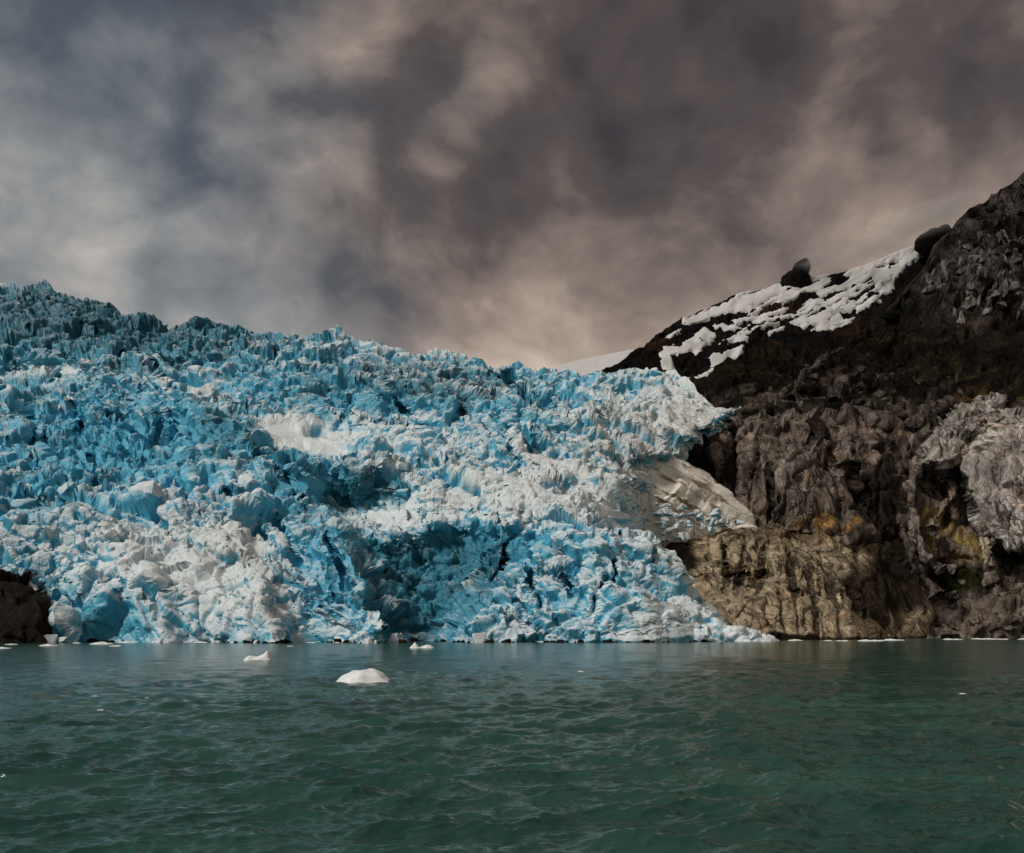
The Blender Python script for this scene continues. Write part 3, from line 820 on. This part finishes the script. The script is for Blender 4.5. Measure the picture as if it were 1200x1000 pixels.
def bluff_tweak(U, PY, Q, c):
    nz = fbm(Q.reshape(-1, 3), 20, 640, 3).reshape(U.shape)
    c = lerpc(c, (.36, .30, .255), .9 * sstep(.35, .9, gauss(U, PY, 935, 545, 60, 50) + .35 * nz))
    c = lerpc(c, (.075, .058, .044), sstep(.3, .8, gauss(U, PY, 832, 540, 26, 40, -20) + .25 * nz))
    c = lerpc(c, (.035, .026, .02), sstep(.35, .8, gauss(U, PY, 1030, 590, 30, 40) + .25 * nz))
    run = fbm(np.stack([U * 1.0, PY * .12, 0 * U], -1).reshape(-1, 3), 11, 645, 3).reshape(U.shape)
    c = lerpc(c, (.03, .022, .017), .8 * sstep(.1, .6, run + .35 * nz) + .8 * joints(U, PY, BLUFF_J))
    c = lerpc(c, (.30, .165, .06), sstep(.25, .6, (gauss(U, PY, 935, 606, 12, 14) + gauss(U, PY, 965, 610, 14, 10) + .5 * gauss(U, PY, 1000, 615, 12, 10)) * (1 + .5 * nz)))
    return c
bulge('rock_bluff', [(802, 548), (814, 520), (842, 502), (875, 484), (930, 474), (985, 487), (1035, 512), (1058, 550), (1066, 600), (1045, 626), (960, 628), (895, 620), (862, 594), (830, 568)],
      (935, 552), lambda U, PY: mbase(U, PY) - 6, 28, BROWN, 20, n=190, amp=.85, stretch=(1.1, 1, .24), label='brown rounded rock bluff above the tan cliff beside the ice', parent=mountain, tweak=bluff_tweak,
      shape=lambda U, PY: 20 * gauss(U, PY, 858, 545, 9, 45) + 14 * gauss(U, PY, 1000, 560, 8, 50, -20) + 3.5 * joints(U, PY, BLUFF_J))

def dome_tweak(U, PY, Q, c):
    nz = fbm(Q.reshape(-1, 3), 14, 660, 3).reshape(U.shape)
    c = lerpc(c, (.26, .225, .20), .7 * sstep(-.1, .7, nz))
    c = lerpc(c, (.05, .04, .033), sstep(625, 655, PY + 14 * nz))  # shadow on the lower part of the dome painted in
    return c
bulge('rock_dome', [(1130, 560), (1126, 528), (1138, 502), (1160, 482), (1195, 478), (1240, 500), (1270, 560), (1262, 620), (1220, 652), (1180, 655), (1155, 628), (1138, 595)],
      (1190, 560), lambda U, PY: mbase(U, PY) - 6, 26, PALE * 1.2, 30, n=170, amp=.55, stretch=(1.0, 1, .28), block=.8, label='pale grey rounded rock dome beside the yellow recess', parent=mountain, tweak=dome_tweak)
bulge('rock_brow', [(1072, 545), (1085, 515), (1108, 488), (1140, 470), (1180, 466), (1215, 474), (1200, 492), (1165, 492), (1138, 512), (1122, 545), (1100, 558)],
      (1128, 510), lambda U, PY: mbase(U, PY) - 4, 22, PALE * .82, 36, n=120, amp=.75, block=1.1, label='pale folded rock brow arching over the yellow recess', parent=mountain, tweak=dome_tweak)

def rib(name, line, radius, col, seed, label=None):
    """a long rounded fold of rock running down the face"""
    line = np.array(line, float); s = np.concatenate([[0], np.cumsum(np.hypot(*np.diff(line, axis=0).T))]); n = int(s[-1] / 1.3)
    t = np.linspace(0, s[-1], n); x = np.interp(t, s, line[:, 0]); y = np.interp(t, s, line[:, 1])
    ker = np.hanning(25); ker /= ker.sum(); pad = lambda a: np.convolve(np.pad(a, 12, 'edge'), ker, 'valid')
    x, y = pad(x), pad(y)
    Yd = mbase(x, y) - 1; c = P3(x, y, Yd)
    tan = np.gradient(c, axis=0); tan /= np.linalg.norm(tan, axis=1, keepdims=True)
    view = np.tile([0, -1.0, 0], (n, 1)); sd = np.cross(tan, view); sd /= np.linalg.norm(sd, axis=1, keepdims=True); up = np.cross(sd, tan)
    rad = radius * Yd / FPX * np.interp(t / s[-1], [0, .12, .5, .9, 1], [.2, .8, 1, .75, .25])
    a = np.linspace(0, 2 * np.pi, 34)
    P = c[:, None] + rad[:, None, None] * (np.cos(a)[None, :, None] * sd[:, None] + 1.3 * np.sin(a)[None, :, None] * up[:, None])
    Nn = (np.cos(a)[None, :, None] * sd[:, None] + np.sin(a)[None, :, None] * up[:, None])
    Q, d = rock_disp(P, Nn, .8 + 0 * P[..., 0], seed, (1.2, 1, .6))
    cc = np.tile(np.asarray(col, float), P.shape[:2] + (1,))
    o = link(name, raw_mesh(name, Q, grid_faces(n, 34), attr=cc), M_rock, mountain)
    if label: o['label'] = label
rib('rock_rib', [(1095, 520), (1072, 548), (1060, 580), (1062, 615), (1078, 645), (1105, 670)], 13, (.28, .235, .20), 41)
rib('rock_rib', [(1122, 540), (1135, 575), (1146, 610), (1155, 640), (1163, 668)], 8, (.46, .38, .27), 42)
rib('rock_rib', [(1108, 560), (1118, 580), (1100, 600), (1095, 618)], 8, (.25, .20, .16), 43)
rib('rock_rib', [(1045, 500), (1062, 530), (1050, 575), (1052, 620), (1075, 665), (1100, 700)], 8, (.12, .095, .08), 44)
rib('rock_rib', [(985, 480), (1020, 495), (1060, 505), (1085, 490), (1115, 468)], 9, (.12, .098, .085), 45)
rib('rock_rib', [(925, 470), (940, 440), (965, 418), (990, 408)], 6, (.11, .095, .085), 46)
rib('rock_rib', [(975, 475), (990, 448), (1015, 432)], 7, (.10, .085, .076), 47)

rock_meshes = [block_mesh('rock', 700 + i, k, M_rockb) for i, k in enumerate(['rock'] * 7 + ['pillar'] * 4)]
def near_on(Umap, PYmap, Q, u, py):
    i = np.argmin((Umap.ravel() - u) ** 2 + (PYmap.ravel() - py) ** 2); return Q.reshape(-1, 3)[i]

def build_boulders():
    r = np.random.default_rng(5); rr = random.Random(5)
    def put(name, u, py, sz, col, meshes, sink=.15, up=1.0):
        p = near_on(MU, MPY, MQ, u, py); s = sz * p[1] / FPX
        o = link(name, rr.choice(meshes), None, mountain)
        o.location = (p[0], p[1] - s * .12, p[2] - s * sink)
        o.rotation_euler = (r.normal(0, .3), r.normal(0, .3), r.uniform(0, 6.28)); o.scale = (s * r.uniform(.8, 1.2), s * r.uniform(.8, 1.2), s * up * r.uniform(.85, 1.2))
        o.color = (*[float(np.clip(c, 0, 1)) for c in np.array(col) * r.uniform(.6, 1.3)], 1)
    for k in range(60):     # fallen blocks at the water's edge
        u = r.uniform(1075, 1230); py = r.uniform(660, 750)
        put('boulder', u, py, r.uniform(10, 26), (.28, .23, .185), rock_meshes[:7])
    for k in range(150):    # broken columns of the upper crag
        u = r.uniform(1085, 1225); py = r.uniform(275, 372)
        if py < 285 + (1130 - u) * .9 or py > 372 - max(0, 1120 - u) * .4: continue
        put('rock_column', u, py, r.uniform(9, 17), (.19, .165, .155), rock_meshes[5:], up=1.25)
    for k in range(26):
        u = r.uniform(1110, 1215); py = interp(u, TOP_M) + r.uniform(8, 60)
        put('rock_column', u, py, r.uniform(9, 15), (.05, .043, .04), rock_meshes, up=1.1)
    for k in range(42):     # outcrops poking through the moss
        u = r.uniform(895, 1130); py = r.uniform(425, 505)
        put('outcrop', u, py, r.uniform(9, 20), (.11, .085, .066), rock_meshes)
build_boulders()

# ------------------------------------------------------------------ snowy ridge behind
SKY_R = [(560, 470), (640, 452), (690, 440), (712, 433), (735, 418), (760, 399), (775, 386), (800, 371), (820, 361), (858, 347), (884, 342), (914, 334), (953, 327), (1007, 315), (1055, 294), (1103, 276), (1180, 250), (1300, 225)]
SKY_R = [(a, b - 4) for a, b in SKY_R]
SNOW = [
 [(858, 350), (872, 334), (914, 318), (953, 310), (1007, 298), (1055, 277), (1112, 255), (1098, 289), (1079, 299), (1060, 312), (1045, 333), (1016, 345), (1000, 345), (980, 341), (965, 345), (940, 341), (915, 346), (884, 357), (880, 364), (860, 362), (840, 368), (822, 374), (810, 378), (801, 376), (801, 370), (820, 362), (838, 357)],
 [(778, 405), (797, 405), (817, 389), (824, 382), (838, 388), (838, 394), (827, 401), (820, 414), (812, 409), (797, 415), (786, 418), (788, 430), (792, 440), (784, 440), (776, 430), (774, 416)],
 [(832, 415), (845, 414), (854, 409), (872, 406), (868, 415), (847, 429), (829, 438), (806, 454), (795, 458), (780, 455), (792, 444), (815, 442), (824, 436), (838, 430)],
 [(859, 375), (882, 370), (921, 361), (919, 366), (891, 374), (870, 378), (861, 383)],
 [(838, 378), (861, 380), (868, 384), (850, 386)],
 [(859, 393), (875, 384), (871, 391), (878, 396), (875, 400), (864, 400)],
 [(888, 377), (912, 373), (908, 378), (891, 380)],
 [(890, 415), (902, 407), (899, 414)],
 [(905, 356), (925, 350), (922, 355)],
 [(968, 360), (996, 344), (993, 360), (988, 369), (1000, 376), (980, 382), (968, 382), (975, 370)],
 [(782, 392), (798, 383), (797, 388), (787, 394)],
 [(1002, 358), (1030, 346), (1022, 356), (1006, 364)],
 [(876, 356), (960, 334), (1050, 318), (1046, 340), (1020, 358), (1000, 378), (960, 384), (915, 376), (880, 374)]]
STREAKED = {0: .30, 12: -.14}

_sr = random.Random(4)
for _k in range(22):   # thin streaks of snow left in the gullies
    _x, _y = _sr.uniform(850, 1050), _sr.uniform(338, 396)
    if _y < 345 - (_x - 950) * .30 or _y > 430 - (_x - 850) * .33: continue
    _l, _h, _a = _sr.uniform(9, 26), _sr.uniform(1.2, 3.2), _sr.uniform(.22, .5)
    SNOW.append([(_x - _l, _y + _l * _a), (_x - _l * .3, _y + _l * _a * .3 - _h), (_x + _l, _y - _l * _a), (_x + _l * .2, _y - _l * _a * .2 + _h)])

def poly_sd(U, V, poly):
    p = np.array(poly, float); q = np.roll(p, -1, 0); d = np.full(U.shape, 1e9); ins = np.zeros(U.shape, bool)
    for a, b in zip(p, q):
        ab = b - a; t = np.clip(((U - a[0]) * ab[0] + (V - a[1]) * ab[1]) / (ab @ ab), 0, 1)
        d = np.minimum(d, np.hypot(U - a[0] - t * ab[0], V - a[1] - t * ab[1]))
        c = ((a[1] > V) != (b[1] > V)) & (U < (b[0] - a[0]) * (V - a[1]) / (b[1] - a[1] + 1e-12) + a[0]); ins ^= c
    return np.where(ins, d, -d)

def build_ridge():
    nu, nt = 520, 150
    u = np.linspace(640, 1260, nu); T = np.linspace(0, 1, nt); U = np.repeat(u[None], nt, 0)
    PY = 500 + T[:, None] * (interp(U, SKY_R) - 500)
    D = 900 + 1.15 * (500 - PY) + 0.0 * U
    P = P3(U, PY, D)
    nb = 8; k = np.linspace(1, nb, nb)[:, None]; last = P[-1][None]; z0 = 0 * last[..., 0]
    P = np.concatenate([P, last + np.stack([z0 + 0 * k, 12 * k + z0, -(k ** 1.7) * .9 + z0], -1)], 0)
    ext = lambda a: np.concatenate([a, np.repeat(a[-1:], nb, 0)], 0)
    U, PY = ext(U), ext(PY)
    N = facing(gnormals(P), P)
    Q, d = rock_disp(P, N, .75 - .6 * sstep(850, 880, U) * sstep(14, 4, PY - interp(U, SKY_R)), 60, (1, 1, .8), .8)
    lastq = Q[-nb - 4][None]; kk = np.linspace(1, nb + 3, nb + 3)[:, None] * .8; zq = 0 * lastq[..., 0]
    Q[-nb - 3:] = lastq + np.stack([zq + 0 * kk, 12 * kk + zq, -(kk ** 1.5) * 3 + zq], -1)
    nz = fbm(Q.reshape(-1, 3), 30, 700, 3).reshape(U.shape)
    col = np.tile(np.array([.0085, .007, .006]), U.shape + (1,))
    col = lerpc(col, (.040, .021, .009), .8 * sstep(.25, .8, nz))
    ridge = link('snowy_ridge', raw_mesh('snowy_ridge', Q, grid_faces(*U.shape), attr=col), M_rock)
    tag(ridge, 'dark distant ridge streaked with snow fields above the glacier', 'ridge', kind='structure')
    NQ = N; Qs = np.stack([blur(Q[..., k], 10) for k in range(3)], -1)
    Qs[-nb - 8:] = Q[-nb - 8:]
    # snow lies in the hollows: thick sheets whose edges dip into the rock
    jag = 2.2 * fbm(np.stack([U * 1.0, PY * 2.2, 0 * U], -1).reshape(-1, 3), 7, 720, 4, .7).reshape(U.shape)
    al, ac = U * .94 - (PY) * .34, U * .34 + PY * .94
    streak = fbm(np.stack([al * .16, ac * .9, 0 * U], -1).reshape(-1, 3), 5, 730, 3).reshape(U.shape)
    for j, poly in enumerate(SNOW):
        f = poly_sd(U, PY, poly) + jag * (.8 if j else .6)
        if j in STREAKED: f = np.minimum(f, (STREAKED[j] - streak) * 8 + (2.5 * sstep(0, 25, 345 - PY - (1000 - U) * -.2) if j == 0 else 0))
        S = Qs + NQ * (np.clip(f, -4, 1.3) * .95 + .6)[..., None]
        top = f > -3.2
        keep = top[:-1, :-1] | top[1:, :-1] | top[:-1, 1:] | top[1:, 1:]
        F = grid_faces(*U.shape, keep=keep)
        idx = np.unique(F); rem = np.zeros(U.size, np.int32); rem[idx] = np.arange(len(idx))
        link('snow_patch', raw_mesh('snow_patch', S.reshape(-1, 3)[idx], rem[F]), M_snow, ridge)
    # pinnacles on the crest
    for (ol, cc, Y, sd) in [([(908, 348), (914, 330), (920, 322), (928, 316), (936, 306), (945, 303), (950, 311), (947, 321), (953, 328), (956, 345)], (934, 330), 1096, 1),
                            ([(1070, 292), (1074, 280), (1084, 273), (1098, 268), (1112, 262), (1118, 280), (1100, 294)], (1095, 282), 1104, 4)]:
        bulge('pinnacle', ol, cc, lambda U, PY, Y=Y: Y + 0 * U, 14, (.008, .0065, .0055), 90 + sd, n=40, amp=.22, parent=ridge, rough=.07)
    # far snowfield beyond
    u = np.linspace(560, 800, 90); T = np.linspace(0, 1, 40); U = np.repeat(u[None], 40, 0)
    crest = interp(U, [(560, 445), (640, 431), (655, 427), (690, 420), (735, 411), (800, 398)])
    PY = 470 + T[:, None] * (crest - 470); P = P3(U, PY, 1350 + 4.0 * (470 - PY))
    k = np.linspace(1, 6, 6)[:, None]; last = P[-1][None]; z0 = 0 * last[..., 0]
    P = np.concatenate([P, last + np.stack([z0 + 0 * k, 25 * k + z0, -(k ** 1.6) * 2 + z0], -1)], 0)
    P[..., 2] += fbm(P.reshape(-1, 3), 60, 760, 3).reshape(P.shape[:2]) * 2.5
    o = link('snowfield', raw_mesh('snowfield', P, grid_faces(*P.shape[:2])), M_snow)
    tag(o, 'smooth far snowfield peeping out between icefall and dark ridge', 'snowfield', kind='structure')
build_ridge()

# ------------------------------------------------------------------ dark outcrop at the glacier foot
out = bulge('rock_outcrop', [(-75, 700), (-50, 680), (-10, 672), (20, 673), (42, 682), (55, 700), (64, 725), (66, 748), (60, 764), (-20, 766), (-75, 762)], (0, 722),
            lambda U, PY: 276 + .25 * (HOR - PY), 10, (.020, .015, .011), 80, n=110, amp=.45, mat=M_black)
tag(out, 'black rounded rock outcrop at the waterline under the ice edge', 'rock')

# ------------------------------------------------------------------ shore rocks along the glacier foot, their black row standing in for the undercut's shade
shore_meshes = [block_mesh('shore_rock', 800 + i, 'rock', M_black) for i in range(6)]
def build_shore():
    r = np.random.default_rng(9)
    spans = [(262, 300, 9, 'under the white lobe'), (300, 345, 9, 'under the white lobe'), (375, 460, 20, 'at the tip of the white lobe'), (468, 560, 14, 'in the blue recess between the lobes'),
             (560, 690, 24, 'below the pale blue right lobe'), (700, 860, 20, 'below the pale blue right lobe'), (215, 255, 5, 'under the white lobe'), (85, 150, 9, 'beside the black outcrop')]
    foot = GQ[(GQ[..., 2] > -1.0) & (GQ[..., 2] < 3.5)]; fx = foot[:, 0] / foot[:, 1] * FPX + 600
    for a, b, n, where in spans:
        for k in range(n):
            px = r.uniform(a, b); w = 3.5 + 14 * r.random() ** 2.2; m = np.abs(fx - px) < 5
            Y = (foot[m, 1].min() if m.any() else 295) + r.uniform(-4.0, .5)
            p = P3(px, 0, Y); s = w * Y / FPX
            o = link('shore_rock', shore_meshes[r.integers(0, 6)], None)
            o.location = (p[0], p[1], 0.15); o.scale = (s, s, s * r.uniform(.6, 1.0)); o.rotation_euler = (r.normal(0, .15), r.normal(0, .15), r.uniform(0, 6.28))
            tag(o, 'small wet black rock at the waterline ' + where, 'rock', 'black rocks ' + where)
    for px, w, lab in [(188, 13, 'round white ice lump at the waterline beside the black rocks'), (60, 22, None), (75, 14, None), (320, 12, None), (432, 12, None), (440, 9, None), (562, 26, 'pale pointed ice block stranded at the foot of the right lobe'), (300, 8, None), (395, 9, None), (412, 7, None)]:
        m = np.abs(fx - px) < 5; Y = foot[m, 1].min() - 3.0; p = P3(px, 0, Y); s = w * Y / FPX
        o = link('stranded_ice', serac_meshes[int(r.integers(0, 8))], None)
        o.location = (p[0], p[1], s * .18); o.scale = (s, s, s * .75); o.rotation_euler = (.1, .1, r.uniform(0, 6)); o.color = (0.0, .1, 0, 1)
        tag(o, lab or 'white ice chunk stranded among the black rocks at the waterline', 'ice', None if lab else 'stranded ice chunks')
build_shore()

# ------------------------------------------------------------------ floating ice
def floe(name, px, py, wpx, prof, depth, label, group=None, seed=0):
    """floating ice with the outline of its profile [(x 0..1, height as share of width)]"""
    Y = CAMZ * FPX / (py - HOR); w = wpx * Y / FPX; nx, ny = 46, 26
    X, V = np.meshgrid(np.linspace(-.12, 1.12, nx), np.linspace(-1.15, 1.15, ny))
    h = interp(X, [(-.12, -.06)] + prof + [(1.12, -.06)])
    p = np.stack([(X - .5) * 10, V * 4, 0 * X], -1).reshape(-1, 3)
    fac, e, _ = cells(p, (2.4, 2.4, 2.4), 900 + seed, .8)
    z = h * np.sqrt(np.clip(1 - np.abs(V) ** 2.4, 0, 1)) + (.012 * fac + .02 * fbm(p, 2, 910 + seed, 2)).reshape(X.shape) * (h > 0.02) - .05 * (np.abs(V) > 1)
    P = np.stack([(X - .5) * w, V * depth * w * .5 * (1 + .12 * fbm(p, 4, 950 + seed, 2).reshape(X.shape)), z * w], -1)
    o = link(name, raw_mesh(name, P, grid_faces(ny, nx), smooth=True), M_floe)
    o.location = ((px - 600) / FPX * Y, Y, 0.0)
    tag(o, label, 'ice floe' if 'floe' in name else 'iceberg', group)
    return o
floe('iceberg', 426, 799, 58, [(0, .04), (.08, .13), (.25, .19), (.45, .25), (.62, .23), (.78, .21), (.86, .17), (.92, .10), (1, .03)], .7, 'low white dome-shaped iceberg, the broadest one afloat', seed=1)
floe('iceberg', 303, 774, 27, [(0, .16), (.15, .2), (.35, .16), (.55, .2), (.75, .30), (.88, .42), (.96, .38), (1, .2)], .6, 'small white iceberg with one raised end', seed=2)
floe('iceberg', 486, 759.5, 11, [(0, .05), (.3, .35), (.5, .62), (.65, .5), (.85, .2), (1, .05)], .7, 'tiny pointed pyramid of floating ice beside a flat floe', seed=3)
floe('ice_floe', 500, 759.5, 15, [(0, .05), (.3, .2), (.6, .26), (.85, .2), (1, .05)], .7, 'small flat ice floe beside the tiny ice pyramid', seed=4)

def build_brash():
    r = np.random.default_rng(15)
    flat = lambda: [(0, .03), (.2, r.uniform(.03, .10)), (.5, r.uniform(.04, .14)), (.8, r.uniform(.02, .10)), (1, .03)]
    for (px, py, w) in [(3, 760, 14), (14, 755.5, 12), (30, 753.5, 14), (42, 753, 8), (57, 757, 16), (66, 753, 14), (80, 753, 9), (90, 754, 8), (119, 755, 22), (136, 757.5, 12), (150, 753.3, 20),
                        (192, 753.3, 22), (215, 753.0, 12), (235, 753.2, 16), (340, 757.5, 7), (365, 753.2, 10), (395, 753.4, 8), (275, 753.2, 12)]:
        floe('ice_floe', px, py, w, flat(), .8, 'thin white ice floe drifting off the glacier foot', 'ice floes off the glacier front', seed=int(px))
    for px in list(r.uniform(912, 1200, 15)) + [1030, 1055]:
        floe('ice_floe', px, (750.6 if px < 1085 else 749.0) + r.uniform(-.1, .9), r.uniform(5, 17), flat(), .7, 'thin white ice floe along the shore below the brown cliffs', 'ice floes along the rocky shore', seed=int(px))
    for (px, py, w) in [(112, 816, 8), (160, 816, 6), (172, 818, 6), (118, 832, 6), (468, 775, 4), (1068, 775, 5), (898, 805, 5), (1128, 813, 6), (680, 787, 6)]:
        floe('ice_fragment', px, py, w, [(0, .02), (.3, .07), (.6, .10), (1, .02)], .6, 'tiny ice fragment awash among the waves in open water', 'ice fragments in open water', seed=int(px))
build_brash()

# ------------------------------------------------------------------ cloud wisps touching the ridge
def build_mist():
    m = bpy.data.materials.new('mist'); m.use_nodes = True; t = NT(m.node_tree); t.n.clear()
    o = t.new('ShaderNodeOutputMaterial'); v = t.new('ShaderNodeVolumePrincipled'); t.l.new(v.outputs[0], o.inputs['Volume'])
    v.inputs['Color'].default_value = (.92, .88, .84, 1)
    tc = t.new('ShaderNodeTexCoord').outputs['Object']
    fall = t.ramp(t.vmath('LENGTH', tc), 1.0, 0.25)
    den = t.math('MULTIPLY', fall, t.ramp(t.noise(tc, 1.6, 2, .5), .32, .62))
    t.put(v.inputs['Density'], t.math('MULTIPLY', den, 0.035))
    for (px, py, Y, sx, sy, sz) in [(1098, 252, 1085, 75, 40, 26), (958, 303, 1085, 40, 30, 16), (1020, 292, 1085, 60, 35, 14)]:
        bm = bmesh.new(); bmesh.ops.create_icosphere(bm, subdivisions=3, radius=1.0); me = bpy.data.meshes.new('mist'); bm.to_mesh(me); bm.free()
        ob = link('mist', me, m); ob.location = P3(px, py, Y); ob.scale = (sx, sy, sz); ob.rotation_euler = (0, -.3, 0)
        tag(ob, 'pale cloud wisp clinging to the snowy crest', 'mist', 'cloud wisps on the ridge', 'stuff')
build_mist()
